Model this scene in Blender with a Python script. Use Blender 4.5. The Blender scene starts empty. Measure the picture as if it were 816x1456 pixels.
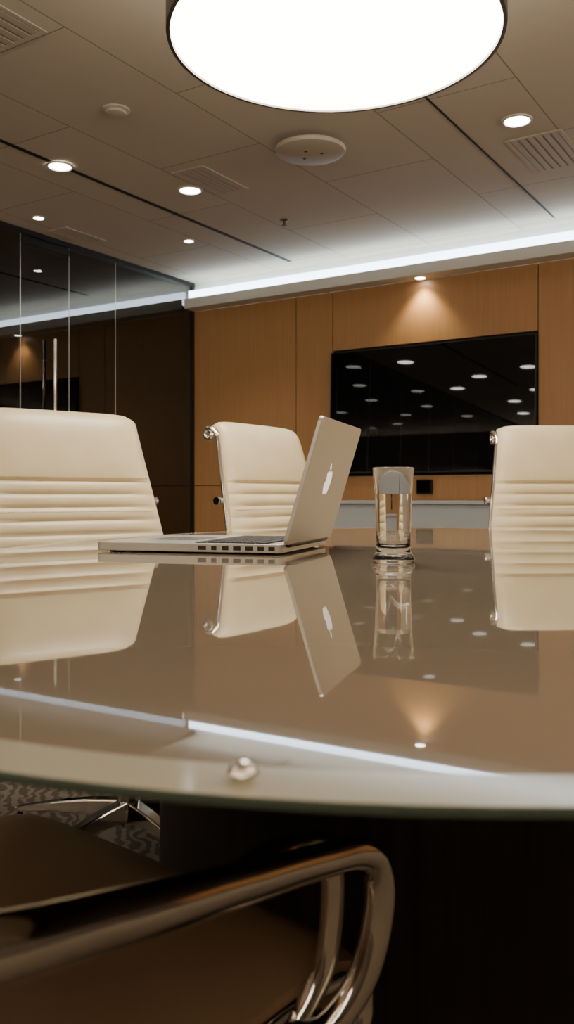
import bpy, bmesh, math, random
from mathutils import Vector, Matrix
random.seed(3)
ANG = math.radians(32.5)
CA, SA = math.cos(ANG), math.sin(ANG)
def W(r, f):            # plan frame (right, forward of the viewer's spot) -> room frame
    return (r*CA - f*SA, r*SA + f*CA)
def heading(fx, fy):
    return math.atan2(-fx, fy) + ANG
TZ = 0.75               # table top height
CZ = 2.505              # ceiling height
COL = bpy.context.scene.collection

# ---------------------------------------------------------------- materials
def mat(name, col=(.8,.8,.8), rough=.5, metal=0, spec=.5, emit=None, estr=0, trans=0, ior=1.5, coat=0):
    m = bpy.data.materials.new(name); m.use_nodes = True
    b = m.node_tree.nodes['Principled BSDF']
    b.inputs['Base Color'].default_value = (*col, 1)
    b.inputs['Roughness'].default_value = rough
    b.inputs['Metallic'].default_value = metal
    b.inputs['Specular IOR Level'].default_value = spec
    b.inputs['IOR'].default_value = ior
    b.inputs['Transmission Weight'].default_value = trans
    b.inputs['Coat Weight'].default_value = coat
    if emit:
        b.inputs['Emission Color'].default_value = (*emit, 1)
        b.inputs['Emission Strength'].default_value = estr
    return m
def nt(m): return m.node_tree.nodes, m.node_tree.links, m.node_tree.nodes['Principled BSDF']
def coords(m, scale=(1,1,1)):
    n, l, b = nt(m)
    tc = n.new('ShaderNodeTexCoord'); mp = n.new('ShaderNodeMapping')
    mp.inputs['Scale'].default_value = scale
    l.new(tc.outputs['Object'], mp.inputs['Vector'])
    return mp
def ramp(m, src, stops):
    n, l, b = nt(m)
    r = n.new('ShaderNodeValToRGB')
    r.color_ramp.elements[0].position = stops[0][0]; r.color_ramp.elements[0].color = (*stops[0][1], 1)
    r.color_ramp.elements[1].position = stops[-1][0]; r.color_ramp.elements[1].color = (*stops[-1][1], 1)
    for p, c in stops[1:-1]:
        e = r.color_ramp.elements.new(p); e.color = (*c, 1)
    l.new(src, r.inputs[0]); return r
def bump(m, src, strength, dist):
    n, l, b = nt(m)
    bp = n.new('ShaderNodeBump'); bp.inputs['Strength'].default_value = strength; bp.inputs['Distance'].default_value = dist
    l.new(src, bp.inputs['Height']); l.new(bp.outputs[0], b.inputs['Normal'])
def noise(m, scale, vec, detail=4):
    n, l, b = nt(m)
    t = n.new('ShaderNodeTexNoise'); t.inputs['Scale'].default_value = scale; t.inputs['Detail'].default_value = detail
    l.new(vec.outputs[0], t.inputs['Vector']); return t

M_leather = mat('cream_leather', (.74,.62,.43), .36, spec=.5)
c = coords(M_leather); t = noise(M_leather, 260, c, 3); bump(M_leather, t.outputs[0], .15, .001)
t2 = noise(M_leather, 9, c, 2); r = ramp(M_leather, t2.outputs[0], [(.3,(.71,.575,.345)),(.7,(.78,.645,.415))])
nt(M_leather)[1].new(r.outputs[0], nt(M_leather)[2].inputs['Base Color'])
M_seam = mat('seam_thread', (.50,.40,.26), .8)
M_chrome = mat('polished_aluminium', (.84,.81,.76), .09, 1)
M_darkmetal = mat('dark_metal', (.03,.03,.03), .35, .6)
M_rubber = mat('black_rubber', (.015,.015,.015), .5)
M_tan = mat('tan_seat_leather', (.36,.23,.135), .6)
t = noise(M_tan, 200, coords(M_tan), 3); bump(M_tan, t.outputs[0], .15, .001)

M_wood = mat('oak_veneer', (.5,.27,.11), .42, spec=.4)
c = coords(M_wood, (14, 14, .55)); t = noise(M_wood, 5, c, 8)
r = ramp(M_wood, t.outputs[0], [(.2,(.43,.225,.088)),(.5,(.465,.248,.10)),(.8,(.505,.275,.115))])
nt(M_wood)[1].new(r.outputs[0], nt(M_wood)[2].inputs['Base Color'])

M_ceil = mat('ceiling_panels', (.62,.55,.48), .85, spec=.2)
n, l, b = nt(M_ceil); c = coords(M_ceil, (1,1,1))
mp2 = n.new('ShaderNodeMapping'); mp2.inputs['Rotation'].default_value = (0,0,math.pi/2); mp2.inputs['Location'].default_value=(.38,.505,0)
l.new(c.outputs[0], mp2.inputs[0])
bt = n.new('ShaderNodeTexBrick'); bt.offset = .5; bt.squash = 1
bt.inputs['Color1'].default_value = (.61,.53,.43,1); bt.inputs['Color2'].default_value = (.635,.555,.45,1)
bt.inputs['Mortar'].default_value = (.30,.25,.20,1)
bt.inputs['Scale'].default_value = 1; bt.inputs['Mortar Size'].default_value = .003
bt.inputs['Brick Width'].default_value = 1.22; bt.inputs['Row Height'].default_value = .61
l.new(mp2.outputs[0], bt.inputs['Vector']); l.new(bt.outputs['Color'], b.inputs['Base Color'])
M_white = mat('white_paint', (.68,.64,.57), .7)
M_wallp = mat('taupe_wall_paint', (.12,.097,.077), .8)
t = noise(M_wallp, 60, coords(M_wallp), 3); bump(M_wallp, t.outputs[0], .05, .002)
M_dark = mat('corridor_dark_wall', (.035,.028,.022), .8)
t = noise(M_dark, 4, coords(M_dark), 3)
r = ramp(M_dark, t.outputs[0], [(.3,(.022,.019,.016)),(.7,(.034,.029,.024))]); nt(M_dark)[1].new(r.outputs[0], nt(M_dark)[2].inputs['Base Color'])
M_black = mat('black_slot', (.008,.008,.008), .8)
M_grey = mat('grey_lacquer', (.46,.48,.50), .4)
M_vent = mat('vent_metal', (.52,.45,.37), .6)

M_carpet = mat('patterned_carpet', (.2,.17,.14), .95, spec=.1)
n, l, b = nt(M_carpet)
c = coords(M_carpet, (1,1,1))
wv = n.new('ShaderNodeTexWave'); wv.wave_type='BANDS'; wv.bands_direction='DIAGONAL'
wv.inputs['Scale'].default_value = 14; wv.inputs['Distortion'].default_value = 9; wv.inputs['Detail'].default_value = 2; wv.inputs['Detail Scale'].default_value=1.2
l.new(c.outputs[0], wv.inputs['Vector'])
r = ramp(M_carpet, wv.outputs['Fac'], [(.35,(.11,.09,.07)),(.6,(.22,.185,.145))]); l.new(r.outputs[0], b.inputs['Base Color'])
t = noise(M_carpet, 400, c, 2); bump(M_carpet, t.outputs[0], .6, .004)

M_top = mat('back_painted_glass', (.30,.243,.178), .02, spec=.65)
M_band = mat('glass_border', (.53,.50,.39), .10, spec=.5)
M_green = mat('green_glass_edge', (.06,.085,.065), .2, spec=.5)
M_ped = mat('dark_walnut_base', (.022,.014,.010), .55, spec=.3)
t = noise(M_ped, 6, coords(M_ped, (10,10,.6)), 6)
r = ramp(M_ped, t.outputs[0], [(.3,(.007,.005,.004)),(.7,(.018,.011,.008))]); nt(M_ped)[1].new(r.outputs[0], nt(M_ped)[2].inputs['Base Color'])
M_screen = mat('black_screen_glass', (.003,.003,.004), .02, spec=.5)
M_alu = mat('brushed_aluminium', (.60,.565,.50), .36, .6)
M_key = mat('black_keys', (.03,.03,.03), .5)
M_logo = mat('white_logo', (.9,.88,.84), .3, emit=(1,.95,.85), estr=.9)
M_glass = mat('clear_glass', (1,1,1), 0, trans=1, ior=1.5)
M_water = mat('water', (1,1,1), 0, trans=1, ior=1.33)
M_pend = mat('pendant_diffuser', (1,1,1), .5, emit=(1,.94,.82), estr=17)
M_dl = mat('downlight_lens', (1,1,1), .5, emit=(1,.96,.9), estr=22)
M_cove = mat('cove_led', (1,1,1), .5, emit=(.68,.85,1), estr=8)
M_fill_led = mat('added_fill_led', (1,1,1), .5, emit=(1,.84,.66), estr=2)  # glowing strip of the added, unseen wall ledges

M_pane = bpy.data.materials.new('partition_glass'); M_pane.use_nodes = True
n = M_pane.node_tree.nodes; l = M_pane.node_tree.links; n.remove(n['Principled BSDF'])
tr = n.new('ShaderNodeBsdfTransparent'); tr.inputs[0].default_value = (.70,.71,.69,1)
gl = n.new('ShaderNodeBsdfGlossy'); gl.inputs['Roughness'].default_value = .0; gl.inputs[0].default_value=(.93,.94,.95,1)
fr = n.new('ShaderNodeFresnel'); fr.inputs[0].default_value = 2.1
mx = n.new('ShaderNodeMixShader')
l.new(fr.outputs[0], mx.inputs[0]); l.new(tr.outputs[0], mx.inputs[1]); l.new(gl.outputs[0], mx.inputs[2])
l.new(mx.outputs[0], n['Material Output'].inputs[0])

# ---------------------------------------------------------------- mesh helpers
def obj_from(name, verts, faces, mats, parent=None, smooth=False, fm=None):
    me = bpy.data.meshes.new(name); me.from_pydata([tuple(v) for v in verts], [], faces)
    if not isinstance(mats, (list, tuple)): mats = [mats]
    for m in mats: me.materials.append(m)
    if fm:
        for i, p in enumerate(me.polygons): p.material_index = fm[i]
    bm = bmesh.new(); bm.from_mesh(me); bmesh.ops.recalc_face_normals(bm, faces=bm.faces); bm.to_mesh(me); bm.free()
    if smooth:
        for p in me.polygons: p.use_smooth = True
    o = bpy.data.objects.new(name, me); COL.objects.link(o)
    if parent: o.parent = parent
    return o
def sharp(o, ang=40):
    me = o.data; bm = bmesh.new(); bm.from_mesh(me)
    for e in bm.edges:
        if len(e.link_faces) == 2 and e.calc_face_angle(0) > math.radians(ang): e.smooth = False
    for f in bm.faces: f.smooth = True
    bm.to_mesh(me); bm.free(); return o
def bevel(o, w, seg=2):
    md = o.modifiers.new('bevel','BEVEL'); md.width = w; md.segments = seg; md.limit_method='ANGLE'; return o
def box(name, x0,x1,y0,y1,z0,z1, m, parent=None, bv=0):
    v = [(x,y,z) for x in (x0,x1) for y in (y0,y1) for z in (z0,z1)]
    f = [(0,1,3,2),(4,6,7,5),(0,4,5,1),(2,3,7,6),(0,2,6,4),(1,5,7,3)]
    o = obj_from(name, v, f, m, parent)
    if bv: bevel(o, bv)
    return o
def boxes(name, lst, m, parent=None):
    V=[];F=[]
    for (x0,x1,y0,y1,z0,z1) in lst:
        k=len(V); V += [(x,y,z) for x in (x0,x1) for y in (y0,y1) for z in (z0,z1)]
        F += [tuple(i+k for i in q) for q in [(0,1,3,2),(4,6,7,5),(0,4,5,1),(2,3,7,6),(0,2,6,4),(1,5,7,3)]]
    return obj_from(name, V, F, m, parent)
def lathe(name, prof, m, parent=None, seg=48, loc=(0,0,0), sx=1, sy=1, ang=40):
    V=[];F=[];n=len(prof)
    for j in range(seg):
        a=2*math.pi*j/seg
        for r,z in prof: V.append((loc[0]+r*math.cos(a)*sx, loc[1]+r*math.sin(a)*sy, loc[2]+z))
    for j in range(seg):
        k=(j+1)%seg
        for i in range(n-1): F.append((j*n+i, k*n+i, k*n+i+1, j*n+i+1))
    o = obj_from(name, V, F, m, parent)
    bm=bmesh.new(); bm.from_mesh(o.data); bmesh.ops.remove_doubles(bm, verts=bm.verts, dist=1e-6)
    bmesh.ops.recalc_face_normals(bm, faces=bm.faces); bm.to_mesh(o.data); bm.free()
    return sharp(o, ang)
def catmull(pts, n):
    P=[Vector(p) for p in pts]; P=[P[0]*2-P[1]]+P+[P[-1]*2-P[-2]]; out=[]
    segs=len(P)-3
    for i in range(segs):
        for k in range(12):
            t=k/12; a,b2,c2,d=P[i],P[i+1],P[i+2],P[i+3]
            out.append(.5*((2*b2)+(-a+c2)*t+(2*a-5*b2+4*c2-d)*t*t+(-a+3*b2-3*c2+d)*t**3))
    out.append(P[-2].copy())
    L=[0]
    for i in range(1,len(out)): L.append(L[-1]+(out[i]-out[i-1]).length)
    res=[];j=0
    for k in range(n):
        s=L[-1]*k/(n-1)
        while j<len(L)-2 and L[j+1]<s: j+=1
        u=(s-L[j])/max(1e-9,L[j+1]-L[j]); res.append(out[j].lerp(out[j+1],min(1,u)))
    return res, L[-1]
def tube(name, pts, rad, m, parent=None, n=None, seg=14, flat=1.0, up=(0,0,1)):
    if n: P,_=catmull(pts,n)
    else: P=[Vector(p) for p in pts]
    N=len(P); V=[];F=[]
    prevn=None
    for i,p in enumerate(P):
        t=(P[min(i+1,N-1)]-P[max(i-1,0)]).normalized()
        if prevn is None:
            u=Vector(up)
            if abs(u.dot(t))>.95: u=Vector((1,0,0))
            nn=(u-t*u.dot(t)).normalized()
        else: nn=(prevn-t*prevn.dot(t)).normalized()
        prevn=nn; bn=t.cross(nn)
        s=i/(N-1)
        r=rad(s) if callable(rad) else rad
        for k in range(seg):
            a=2*math.pi*k/seg
            V.append(p+nn*math.cos(a)*r+bn*math.sin(a)*r*flat)
    for i in range(N-1):
        for k in range(seg):
            k2=(k+1)%seg
            F.append((i*seg+k,i*seg+k2,(i+1)*seg+k2,(i+1)*seg+k))
    F.append(tuple(range(seg))); F.append(tuple(range((N-1)*seg,N*seg)))
    o=obj_from(name,V,F,m,parent); return sharp(o,50)
def empty(name, loc=(0,0,0), rz=0):
    e=bpy.data.objects.new(name,None); e.empty_display_size=.1; e.location=loc; e.rotation_euler=(0,0,rz); COL.objects.link(e); return e

# ---------------------------------------------------------------- room shell
YW=5.42; XL=-4.32; XR=2.4; YB=-3.2
box('floor', -7.1,XR+.1,YB-.1,10.1,-.1,0, M_carpet)
box('ceiling', -7.1,XR+.1,YB-.1,10.1,CZ,CZ+.1, M_ceil)
box('wall_right', XR,XR+.1,YB,YW+.1,0,CZ, M_wallp)
box('wall_back', -7,XR,YB-.1,YB,0,CZ, M_wallp)
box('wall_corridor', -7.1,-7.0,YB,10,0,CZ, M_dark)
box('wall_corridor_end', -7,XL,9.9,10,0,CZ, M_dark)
# far wall : substrate + oak panels with real joints
box('wall_far', XL,XR,YW+.02,YW+.12,0,CZ, M_white)
xs=[XL,-3.375,-3.072,-1.624,-.3,1.0,XR]; g=.003
WT=2.285; pl=[]
for i in range(len(xs)-1):
    a,b_=xs[i]+g,xs[i+1]-g
    if i==2:
        pl += [(a,b_,YW,YW+.018,1.872,WT),(a,b_,YW,YW+.018,.10,.990)]
    elif i==1 or i==3: pl += [(a,b_,YW,YW+.018,.10,WT)]
    else: pl += [(a,b_,YW,YW+.018,.935+g,WT),(a,b_,YW,YW+.018,.10,.935-g)]
p=boxes('trim_wood_panels', pl, M_wood)
boxes('trim_panel_joints', [(XL,XR,YW+.0185,YW+.0199,.1,WT)], M_black)
box('baseboard_far', XL,XR,YW-.004,YW+.018,0,.10, M_black)
# soffit with led cove
YS=5.30
s=empty('cove_soffit')
box('soffit_slab', XL+.018,XR,YS,YW-.002,WT,WT+.03, M_white, s)
box('soffit_fascia', XL+.018,XR,YS-.012,YS,WT,WT+.075, M_white, s, .003)
box('led_diffuser', XL+.03,XR-.02,YS+.03,YS+.05,WT+.032,WT+.140, M_cove, s)
# wall uplight ledges, unseen, added on the rear/right walls to brighten the ceiling
def area(name,loc,rot,sx,sy,en,col,parent):
    ld=bpy.data.lights.new(name,'AREA'); ld.shape='RECTANGLE'; ld.size=sx; ld.size_y=sy; ld.energy=en; ld.color=col
    o=bpy.data.objects.new(name,ld); COL.objects.link(o); o.location=loc; o.rotation_euler=rot; o.parent=parent; return o
e=empty('added_uplight_ledge')
box('ledge',-4.2,XR-.05,YB+.002,YB+.2,1.7,1.73,M_white,e); box('lip',-4.2,XR-.05,YB+.2,YB+.212,1.7,1.79,M_white,e)
box('led',-4.15,XR-.1,YB+.06,YB+.12,1.732,1.745,M_fill_led,e)
area('fill_uplight',(-.9,YB+.15,1.80),(math.radians(180-52),0,0),6.2,.12,130,(1,.87,.70),e)
e=empty('added_uplight_ledge')
box('ledge',XR-.2,XR-.002,YB+.3,4.9,1.7,1.73,M_white,e); box('lip',XR-.212,XR-.2,YB+.3,4.9,1.7,1.79,M_white,e)
box('led',XR-.14,XR-.08,YB+.35,4.85,1.732,1.745,M_fill_led,e)
area('fill_uplight',(XR-.15,.9,1.80),(0,math.radians(180-52),0),.12,7.6,130,(1,.87,.70),e)
# ceiling slots
boxes('trim_ceiling_slots', [(-3.345,-3.318,.5,YS-.03,CZ-.003,CZ-.0005),(-1.491,-1.481,.8,YS-.02,CZ-.003,CZ-.0005)], M_black)

# glass partition
gp=empty('glass_partition')
ys=[YB,-1.6,-.8,0,.8,1.6,2.4,3.1,3.718,4.12,4.553,YW+.0]
for i in range(len(ys)-1):
    box('pane_%d'%(i+1), XL-.006,XL+.006,ys[i]+.0025,ys[i+1]-.0025,.03,CZ-.03, M_pane, gp)
M_joint=mat('glass_joint',(.75,.76,.74),.25,.2)
boxes('joint_seals', [(XL-.0062,XL+.0062,y-.0022,y+.0022,.03,CZ-.03) for y in ys[1:-1]], M_joint, gp)
box('head_channel', XL-.02,XL+.02,YB,YW,CZ-.03,CZ-.001, M_darkmetal, gp)
box('sill_channel', XL-.02,XL+.02,YB,YW,.001,.03, M_darkmetal, gp)
box('end_jamb', XL-.02,XL+.016,YW-.03,YW+.0,.03,CZ-.03, M_darkmetal, gp)
box('door_rail_top', XL-.012,XL+.012,3.72,4.12,2.42,2.463, M_darkmetal, gp)
# door pull
dp=empty('door_pull_handle',(XL+.055,3.955,0))
tube('bar', [(0,0,.72),(0,0,1.85)], .011, M_chrome, dp)
for k,z in enumerate((.85,1.72)): tube('standoff_%d'%k, [(-.05,0,z),(0,0,z)], .008, M_chrome, dp)
# corridor door
dd=empty('door_1')
box('door_leaf',-6.99,-6.95,7.4,8.3,0.002,2.1, mat('corridor_door',(.13,.11,.085),.6), dd)
boxes('door_frame',[(-6.995,-6.93,7.33,7.4,.002,2.17),(-6.995,-6.93,8.3,8.37,.002,2.17),(-6.995,-6.93,7.4,8.3,2.1,2.17)], M_darkmetal, dd)

# ---------------------------------------------------------------- downlights
def downlight(x,y,z,r,energy=0,warm=(1,.87,.69),spot=1.9,lens=M_dl):
    e=empty('recessed_downlight',(x,y,z))
    lathe('trim_ring',[(r*1.22,-.0005),(r*1.22,-.005),(r*1.02,-.008),(r*.98,-.003),(r*.98,-.0005)],M_white,e,32)
    lathe('lens',[(0,-.004),(r*.97,-.004),(r*.97,-.001),(0,-.001)],lens,e,32)
    if energy:
        ld=bpy.data.lights.new('downlight_spot','SPOT'); ld.energy=energy; ld.color=warm; ld.spot_size=spot; ld.spot_blend=.7; ld.shadow_soft_size=.04
        lo=bpy.data.objects.new('downlight_spot',ld); COL.objects.link(lo); lo.parent=e; lo.location=(0,0,-.02)
    return e
downlight(-3.331,3.12,CZ-.003,.055,38)
downlight(-3.007,3.748,CZ,.055,38)
downlight(-1.239,3.824,CZ,.055,38)
downlight(-4.06,3.636,CZ,.030,18)
downlight(-3.61,4.486,CZ,.030,26)
downlight(-2.38,YW-.062,WT,.034,20,(1,.82,.54),1.8)
for (x,y) in [(-4.0,2.2),(-3.55,1.2),(-4.05,.6),(-3.2,.2),(-3.7,-.5),(-2.9,1.5),(-3.1,-1.1),(-2.5,.5),(-2.3,-.6),(-3.9,-1.5),(-2.6,-1.9),(-1.6,-.4),(-1.3,-1.5)]:
    downlight(x,y,CZ,.085)
for (x,y) in [(.9,3.6),(.9,1.2),(-2.0,-2.2)]: downlight(x,y,CZ,.058,34)  # extra unseen downlights, added to light the room
for (x,y) in [(-5.7,4.6),(-5.7,6.6),(-5.7,8.4),(-5.7,1.5)]: downlight(x,y,CZ,.05,14)

# ceiling fixtures
def vent(x0,x1,y0,y1,n=6):
    e=empty('ceiling_vent',((x0+x1)/2,(y0+y1)/2,CZ)); a=(x1-x0)/2; b_=(y1-y0)/2; w=.018
    boxes('frame',[(-a,a,-b_,-b_+w,-.004,-.0005),(-a,a,b_-w,b_,-.004,-.0005),(-a,-a+w,-b_+w,b_-w,-.004,-.0005),(a-w,a,-b_+w,b_-w,-.004,-.0005)],M_ceilw,e)
    boxes('throat',[(-a+w,a-w,-b_+w,b_-w,-.002,-.0005)],M_vdark,e)
    st=(2*a-2*w)/n
    boxes('louvres',[(-a+w+st*i+st*.15,-a+w+st*i+st*.85,-b_+w,b_-w,-.004,-.002) for i in range(n)],M_vent,e)
M_ceilw=mat('vent_frame_paint',(.575,.50,.405),.7); M_vdark=mat('vent_throat',(.34,.29,.23),.9)
vent(-2.93,-2.73,3.5,3.9,5); vent(-1.36,-1.10,4.02,4.5,6); vent(-4.22,-4.06,3.85,4.2,4); vent(-2.76,-2.41,1.85,2.2,7)
sp=empty('ceiling_speaker',(-2.12,3.53,CZ))
lathe('housing',[(0,-.001),(.05,-.001),(.05,-.02),(.15,-.028),(.165,-.04),(.160,-.056),(.14,-.062),(0,-.064)],mat('speaker_plastic',(.52,.45,.36),.5),sp)
boxes('ports',[(x-.006,x+.006,y-.006,y+.006,-.0652,-.062) for x,y in [(-.05,.03),(.0,-.04),(.05,.02)]],M_darkmetal,sp)
ss=empty('fire_sprinkler',(-2.86,4.46,CZ))
lathe('escutcheon',[(0,-.0005),(.028,-.0005),(.026,-.006),(.01,-.008),(.008,-.03),(.018,-.034),(.018,-.037),(0,-.038)],mat('brass_dark',(.12,.06,.03),.4,.5),ss,24)
sd=empty('smoke_detector',(-2.65,2.80,CZ))
lathe('body',[(0,-.0005),(.06,-.0005),(.06,-.006),(.045,-.012),(.042,-.018),(.03,-.022),(0,-.023)],mat('detector_plastic',(.56,.49,.40),.6),sd,32)

# ---------------------------------------------------------------- pendant lamp
px,py=W(.126,2.33)
pl_=empty('pendant_lamp',(px,py,2.055)); R=.436
lathe('diffuser',[(0,.0),(R-.010,.0),(R-.006,.006),(R-.006,.05),(0,.05)],M_pend,pl_,96)
lathe('rim',[(R-.006,-.004),(R+.004,-.004),(R+.005,.0),(R+.005,.085),(R-.004,.088),(R-.006,.08)],mat('pendant_rim',(.16,.145,.13),.3,.8),pl_,96)
lathe('top_cover',[(0,.088),(R-.002,.088),(R-.002,.084),(0,.084)],mat('pendant_top_fill_glow',(1,1,1),.5,emit=(1,.92,.80),estr=5),pl_,96)  # upward glow added to the lamp top to brighten the ceiling
for k in range(3):
    a=k*2.094+.3
    tube('wire_%d'%k,[(R*.8*math.cos(a),R*.8*math.sin(a),.088),(0.03*math.cos(a),.03*math.sin(a),CZ-2.055-.02)],.0015,M_chrome,pl_,seg=6)
lathe('canopy',[(0,CZ-2.0555),(.06,CZ-2.0555),(.06,CZ-2.08),(0,CZ-2.08)],M_white,pl_,32)

# ---------------------------------------------------------------- television & credenza
tv=empty('wall_television',(-2.348,YW-.014,1.43))
tw,th=.722,.4225
box('cabinet',-tw,tw,-.022,-.0,-th,th,M_black,tv,.003)
fr=.008
boxes('bezel',[(-tw,tw,-.028,-.022,-th,-th+fr),(-tw,tw,-.028,-.022,th-fr,th),(-tw,-tw+fr,-.028,-.022,-th+fr,th-fr),(tw-fr,tw,-.028,-.022,-th+fr,th-fr)],M_darkmetal,tv)
sc=box('screen',-tw+fr,tw-fr,-.004,.002,-th+fr,th-fr,M_screen,tv)
sc.location=(0,-.023,0)
tv.rotation_euler=(math.radians(-2.0),0,0)
cz=empty('credenza')
box('carcass',-2.82,-.7,4.97,YW-.03,.06,.805,M_grey,cz,.003)
box('top_panel',-2.84,-.68,4.95,YW-.028,.805,.825,M_grey,cz,.002)
boxes('door_gaps',[(x-.002,x+.002,4.9685,4.97,.08,.79) for x in (-2.29,-1.76,-1.23)],M_black,cz)
box('plinth',-2.78,-.74,5.0,YW-.05,0,.06,M_black,cz)
cb=empty('wall_control_box',(-2.37,YW,.915))
box('body',-.055,.055,-.03,-.001,-.048,.048,M_black,cb,.006)
box('front_plate',-.048,.048,-.034,-.03,-.041,.041,M_screen,cb,.002)

# ---------------------------------------------------------------- conference table
tx,ty=W(.243,1.613)
tb=empty('conference_table',(tx,ty,0), math.atan2(.9817,.1903)+ANG)   # local x = long axis
A,B=1.33,.83; SEG=192
def ell(a,b_,z): return [(a*math.cos(2*math.pi*i/SEG), b_*math.sin(2*math.pi*i/SEG), z) for i in range(SEG)]
bw=.036; th_=.0042
rings=[ell(A-bw,B-bw,TZ),ell(A-.0010,B-.0010,TZ),ell(A,B,TZ-.0010),ell(A,B,TZ-th_+.0008),ell(A-.001,B-.001,TZ-th_),ell(A-.1,B-.1,TZ-th_)]
V=[v for r_ in rings for v in r_]; F=[tuple(range(SEG))]; fm=[0]
for k,mi in enumerate([1,2,2,2,1]):
    for i in range(SEG):
        j=(i+1)%SEG; F.append((k*SEG+i,k*SEG+j,(k+1)*SEG+j,(k+1)*SEG+i)); fm.append(mi)
F.append(tuple(range(5*SEG,6*SEG))); fm.append(1)
o=obj_from('glass_top',V,F,[M_top,M_band,M_green],tb,fm=fm)
# substrate under glass
rr=[ell(A-.10,B-.10,TZ-th_-.0005),ell(A-.10,B-.10,TZ-.026),ell(A-.14,B-.14,TZ-.034)]
V=[v for r_ in rr for v in r_]; F=[tuple(range(SEG)),tuple(range(2*SEG,3*SEG))]
for k in range(2):
    for i in range(SEG):
        j=(i+1)%SEG; F.append((k*SEG+i,k*SEG+j,(k+1)*SEG+j,(k+1)*SEG+i))
obj_from('substrate',V,F,M_ped,tb)
# pedestal : elliptical drum with plinth and reveal
lathe('pedestal',[(0,.0),(1.06,.0),(1.06,.05),(1.02,.06),(.97,.06),(.97,.66),(1.0,.67),(1.0,.69),(.9,.70),(.9,TZ-.034),(0,TZ-.034)],M_ped,tb,96,(-.14,0,0),.56,.42,30)
# glass fixing caps on the border
for k,a in enumerate([math.pi-.012,math.pi+.75,math.pi-.75]):
    e=(( A-.018)*math.cos(a),(B-.018)*math.sin(a),TZ)
    lathe('fixing_cap_%d'%k,[(0,.0075),(.003,.007),(.0052,.0052),(.0058,.003),(.0045,.0012),(.0032,.0),(0,0)],M_chrome,tb,32,e)

# ---------------------------------------------------------------- office chairs
PROF=[(.262,.415),(.272,.445),(.255,.468),(.20,.478),(.05,.466),(-.10,.452),(-.175,.456),(-.222,.49),(-.245,.56),(-.272,.70),(-.305,.84),(-.335,.96),(-.352,1.03),(-.365,1.058),(-.385,1.07),(-.405,1.062)]
NP=230
prof,PL=catmull([(0,a,b_) for a,b_ in PROF],NP)
def halfw(p):
    if p.y>-.16: return .248
    z=p.z
    if z<.70: return .248+.022*min(1,max(0,(z-.45)/.15))
    return .270-.050*min(1,(z-.70)/.34)
ztop_panel=.893
s_seam=None; acc=0; S=[0]
for i in range(1,NP): acc+=(prof[i]-prof[i-1]).length; S.append(acc)
for i in range(NP):
    if prof[i].z>ztop_panel and prof[i].y<-.2: s_seam=S[i]; break
def sling(mat_main, ribs=True):
    V=[];F=[];K=15
    for i,p in enumerate(prof):
        t=(prof[min(i+1,NP-1)]-prof[max(i-1,0)]).normalized()
        nn=Vector((0,t.z,-t.y))   # toward sitter (up / forward)
        if nn.z<0 and p.y>-.1 and i>12: nn=-nn
        if p.y<-.2 and nn.y<0 and i<NP-12: nn=-nn
        s=S[i]; w=halfw(p)
        d_end=min(s,PL-s); 
        if d_end<.03: w-= .03*(1-math.sqrt(max(0,1-(1-d_end/.03)**2)))
        if s<s_seam:
            u=(s_seam-s)/.0365; fr_=u-math.floor(u)
            bmp=.009*(math.sin(math.pi*fr_)**.45) if ribs else .008
        else:
            u=(s-s_seam)/(PL-s_seam); bmp=.004+.012*math.sin(math.pi*min(1,u*1.02))**.5 if 0<u<1 else 0
        if d_end<.01: bmp*=d_end/.01
        row=[]
        for k in range(K):
            q=-1+2*k/(K-1); q=math.copysign(abs(q)**.8,q)
            edge=max(0,1-abs(q)**7)
            row.append(Vector((q*w,p.y,p.z))+nn*(.006+bmp*edge if abs(q)<.999 else .002))
        for k in range(K-1,-1,-1):
            q=-1+2*k/(K-1); q=math.copysign(abs(q)**.8,q)
            row.append(Vector((q*w,p.y,p.z))-nn*(.010 if abs(q)<.999 else .006))
        V+=row
    R2=2*K
    for i in range(NP-1):
        for k in range(R2):
            k2=(k+1)%R2; F.append((i*R2+k,i*R2+k2,(i+1)*R2+k2,(i+1)*R2+k))
    F.append(tuple(range(R2))); F.append(tuple(range((NP-1)*R2,NP*R2)))
    o=obj_from('leather_sling',V,F,mat_main); sharp(o,70); return o
def stitches():
    L=[]
    for dz in (.008,-.008-.0365*2.0):
        st=s_seam+dz; j=min(range(NP),key=lambda q:abs(S[q]-st)); p=prof[j]; w=halfw(p)-.012
        x=-w
        while x<w:
            L.append((x,x+.0035,p.y+.0128,p.y+.0155,p.z-.0009,p.z+.0009)); x+=.007
    return boxes('stitching',L,M_seam)
parts=[]
def P(o): parts.append(o); return o
P(sling(M_leather)); P(stitches())
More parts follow.
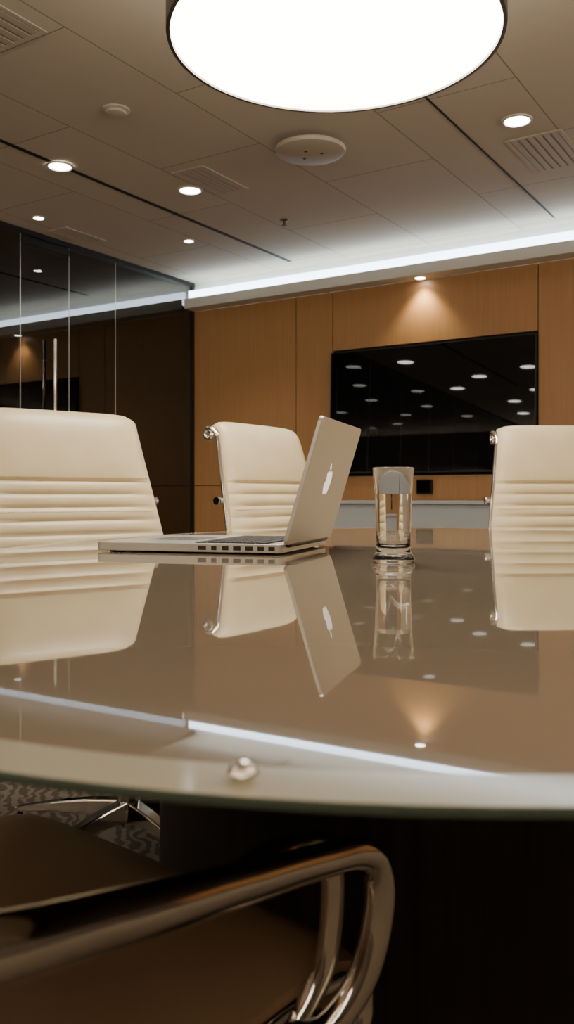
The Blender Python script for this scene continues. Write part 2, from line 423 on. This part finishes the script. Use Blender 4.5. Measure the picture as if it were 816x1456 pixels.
for sd_ in (-1,1):
    tag='r' if sd_>0 else 'l'
    pts=[]
    for i in range(0,NP,4):
        p=prof[i]; back=p.y<-.2
        pts.append((sd_*(halfw(p)+.001),p.y-(.013 if back else 0),p.z-(.012 if not back else 0)))
    cy,czc=-.392,1.044
    x=pts[-1][0]
    pts=[q for q in pts if not (q[1]<-.385 or (q[1]<-.37 and q[2]>1.0))]
    for k in range(0,15):
        a=math.radians(60+k*27); rr_=.019-.0007*k
        pts.append((sd_*.228,cy-.004+rr_*math.cos(a),czc+rr_*math.sin(a)))
    P(tube('side_rail_%s'%tag,pts,.0075,M_chrome,seg=10,flat=1.0))
    ap=[(sd_*.262,-.266,.685),(sd_*.315,-.255,.692),(sd_*.372,-.175,.682),(sd_*.360,-.07,.658),(sd_*.333,.04,.630),(sd_*.312,.13,.608),(sd_*.303,.185,.595),(sd_*.298,.217,.575),(sd_*.296,.225,.54),(sd_*.290,.212,.49),(sd_*.274,.185,.455),(sd_*.255,.16,.452)]
    P(tube('arm_%s'%tag,ap,lambda s:(.0150-.0033*min(1,(s-.1)/.5) if s>.1 else .011+.04*s),M_chrome,n=72,seg=28,flat=1.0))
    ap=[(sd_*.338,0.02,.636),(sd_*.306,.08,.622),(sd_*.284,.14,.608),(sd_*.271,.185,.592),(sd_*.266,.205,.565),(sd_*.264,.20,.50),(sd_*.256,.175,.455)]
    P(tube('arm_brace_%s'%tag,ap,lambda s:.0105-.0018*s,M_chrome,n=44,seg=18))
for nm,y,z,w in (('back_spreader',-.326,.84,.262),('seat_spreader_f',.10,.448,.25),('seat_spreader_r',-.10,.434,.25)):
    P(tube(nm,[(-w-.008,y,z),(w+.008,y,z)],.009,M_chrome,seg=12))
for sd_ in (-1,1):
    P(tube('spreader_knob_%s'%('r' if sd_>0 else 'l'),[(sd_*.257,-.334,.84),(sd_*.272,-.334,.84)],.012,M_chrome,seg=16))
    P(tube('antler_%s'%('r' if sd_>0 else 'l'),[(0,0,.385),(sd_*.10,.03,.395),(sd_*.2,.09,.43),(sd_*.24,.10,.445)],.011,M_chrome,n=14))
P(box('tilt_mechanism',-.05,.05,-.09,.09,.365,.415,M_darkmetal,None,.01))
P(lathe('gas_column',[(0,.075),(.034,.075),(.034,.12),(.026,.14),(.026,.25),(.017,.255),(.017,.37),(0,.37)],M_chrome,None,28))
for k in range(5):
    a=k*2*math.pi/5+.31; ca,sa=math.cos(a),math.sin(a); V=[];F=[]
    st=[(.02,.020,.135,.085),(.10,.018,.128,.092),(.2,.014,.112,.088),(.285,.011,.094,.078),(.305,.008,.088,.080)]
    for r_,w,zt,zb in st:
        for dx,z in ((-w,zb),(w,zb),(w*.85,zt),(-w*.85,zt)): V.append((r_*ca-dx*sa,r_*sa+dx*ca,z))
    for i in range(4):
        for q in range(4): F.append((i*4+q,i*4+(q+1)%4,(i+1)*4+(q+1)%4,(i+1)*4+q))
    F+=[(0,1,2,3),(16,17,18,19)]
    P(bevel(obj_from('base_leg_%d'%k,V,F,M_chrome),.004))
    cx,cy_=.292*ca,.292*sa
    for q,off in enumerate((-.017,.017)):
        P(tube('caster_%d_%d'%(k,q),[(cx-sa*(off-.010),cy_+ca*(off-.010),.028),(cx-sa*(off+.010),cy_+ca*(off+.010),.028)],.0275,M_rubber,seg=24))
    P(tube('caster_stem_%d'%k,[(cx,cy_,.03),(cx,cy_,.085)],.007,M_darkmetal,seg=10))
def chair(ox,oy,fx,fy,first=False,alt=None):
    x,y=W(ox,oy); e=empty('office_chair',(x,y,0),heading(fx,fy))
    for p in parts:
        if alt and p.name.startswith('stitch'): continue
        if first: q=p
        else:
            q=bpy.data.objects.new(p.name.split('.')[0],p.data if not(alt and p.name.startswith('leather')) else alt); COL.objects.link(q)
            for md in p.modifiers:
                m2=q.modifiers.new(md.name,md.type); m2.width=md.width; m2.segments=md.segments; m2.limit_method=md.limit_method
        q.parent=e
    return e
chair(-.377,2.11,.63,-.78,True)
chair(.218,2.68,.83,-.55)
chair(.924,2.53,.05,-1)
so=sling(M_tan,False); alt=so.data; bpy.data.objects.remove(so)
chair(-.30,.706,.66,.75,alt=alt)

# ---------------------------------------------------------------- laptop
lx,ly=W(-.010,1.556)
hd=Vector((.29,.957)).normalized()
lp=empty('laptop',(lx,ly,TZ+.0004),math.atan2(-hd.x,hd.y)+ANG)   # local +y along hinge, -x toward user side
LD,LW=.365,.32
def rslab(name,x0,x1,y0,y1,z0,z1,m,parent,r=.012):
    pts=[]
    for cx,cy_,a0 in ((x1-r,y1-r,0),(x0+r,y1-r,90),(x0+r,y0+r,180),(x1-r,y0+r,270)):
        for k in range(7):
            a=math.radians(a0+k*15); pts.append((cx+r*math.cos(a),cy_+r*math.sin(a)))
    n_=len(pts); V=[(x,y,z0) for x,y in pts]+[(x,y,z1) for x,y in pts]
    F=[tuple(range(n_)),tuple(range(n_,2*n_))]+[(i,(i+1)%n_,(i+1)%n_+n_,i+n_) for i in range(n_)]
    o=obj_from(name,V,F,m,parent); bevel(o,.0012); return o
rslab('base',-LD,0,0,LW,.003,.0185,M_alu,lp)
boxes('feet',[(-LD+.02,-LD+.04,.02,.04,0,.003),(-.04,-.02,.02,.04,0,.003),(-LD+.02,-LD+.04,LW-.04,LW-.02,0,.003),(-.04,-.02,LW-.04,LW-.02,0,.003)],M_rubber,lp)
rslab('keyboard_well',-.175,-.03,.02,LW-.02,.0183,.0188,M_key,lp,.005)
ks=[]
for i in range(6):
    for j in range(14):
        x=-.172+i*.0235; y=.024+j*.0195
        ks.append((x,x+.0195,y,y+.016,.0188,.0203))
boxes('keys',ks,M_key,lp)
rslab('trackpad',-.31,-.20,LW/2-.06,LW/2+.06,.0184,.0189,mat('trackpad',(.5,.48,.45),.25,.6),lp,.005)
pr=[]
for k,(x,w) in enumerate([(-.018,.012),(-.038,.012),(-.060,.014),(-.083,.014),(-.105,.012),(-.127,.010),(-.150,.016)]): pr.append((x-w/2,x+w/2,-.0006,.004,.007,.0145))
boxes('ports',pr,M_rubber,lp)
tube('hinge',[(.004,.03,.018),(.004,LW-.03,.018)],.006,M_darkmetal,lp,seg=14)
lid=empty('lid',(.002,0,.0195)); lid.parent=lp; lid.rotation_euler=(0,math.radians(16.5),0)
LH=.235
def yz(name,y0,y1,z0,z1,x0,x1,m,r=.012):
    o=rslab(name,z0,z1,y0,y1,x0,x1,m,lid,r)   # x->z swap
    for v in o.data.vertices: v.co=Vector((v.co.z,v.co.y,v.co.x))
    bm=bmesh.new(); bm.from_mesh(o.data); bmesh.ops.recalc_face_normals(bm,faces=bm.faces); bm.to_mesh(o.data); bm.free(); return o
yz('lid_shell',0,LW,0,LH,0,.0075,M_alu)
yz('display',.006,LW-.006,.008,LH-.006,-.0008,.0002,M_screen,.008)
# logo on lid back (fruit outline)
def logo():
    body=[(0,.80),(.22,.92),(.50,.88),(.78,.68),(.60,.45),(.58,.15),(.72,-.10),(.85,-.20),(.70,-.60),(.45,-.92),(.22,-.95),(0,-.86),(-.22,-.95),(-.48,-.90),(-.80,-.40),(-.90,.10),(-.82,.60),(-.50,.90),(-.22,.92)]
    c2,_=catmull([(a,b_,0) for a,b_ in body]+[(0,.80,0)],60)
    V=[Vector((.0078,-q.x*.024,q.y*.024)) for q in c2[:-1]]; F=[tuple(range(len(V)))]
    leaf=[(.02,1.02),(.10,1.32),(.38,1.55),(.42,1.30),(.28,1.08)]
    k=len(V); V+=[Vector((.0078,-a*.024,b_*.024)) for a,b_ in leaf]; F.append(tuple(range(k,k+5)))
    o=obj_from('lid_logo',V,F,M_logo,lid); o.location=(0,LW*.5,LH*.50)
    md=o.modifiers.new('s','SOLIDIFY'); md.thickness=.0004; md.offset=0
logo()

# ---------------------------------------------------------------- drinking glass
gx,gy=W(.1668,1.39)
dg=empty('drinking_glass',(gx,gy,TZ))
lathe('tumbler',[(0,.0),(.030,.0),(.0335,.003),(.0335,.008),(.0285,.014),(.0270,.020),(.0272,.05),(.0285,.10),(.0325,.148),(.0322,.1495),(.0310,.1492),(.0270,.10),(.0255,.05),(.0250,.027),(.022,.024),(0,.023)],M_glass,dg,64,ang=60)
lathe('water',[(0,.0235),(.0219,.0245),(.0249,.0275),(.0254,.05),(.0269,.10),(.0274,.108),(0,.108)],M_water,dg,64,ang=50)

# ---------------------------------------------------------------- world, camera
w=bpy.data.worlds.new('World'); bpy.context.scene.world=w; w.use_nodes=True
w.node_tree.nodes['Background'].inputs[0].default_value=(.5,.45,.4,1); w.node_tree.nodes['Background'].inputs[1].default_value=.05
cd=bpy.data.cameras.new('camera'); cam=bpy.data.objects.new('camera',cd); COL.objects.link(cam)
cam.location=(0,0,.855); cam.rotation_euler=(math.pi/2,0,ANG)
cd.sensor_width=36; cd.lens=1260/1456*36; cd.shift_y=-23/1456; cd.clip_start=.02
cd.dof.use_dof=True; cd.dof.focus_distance=1.7; cd.dof.aperture_fstop=9
bpy.context.scene.camera=cam
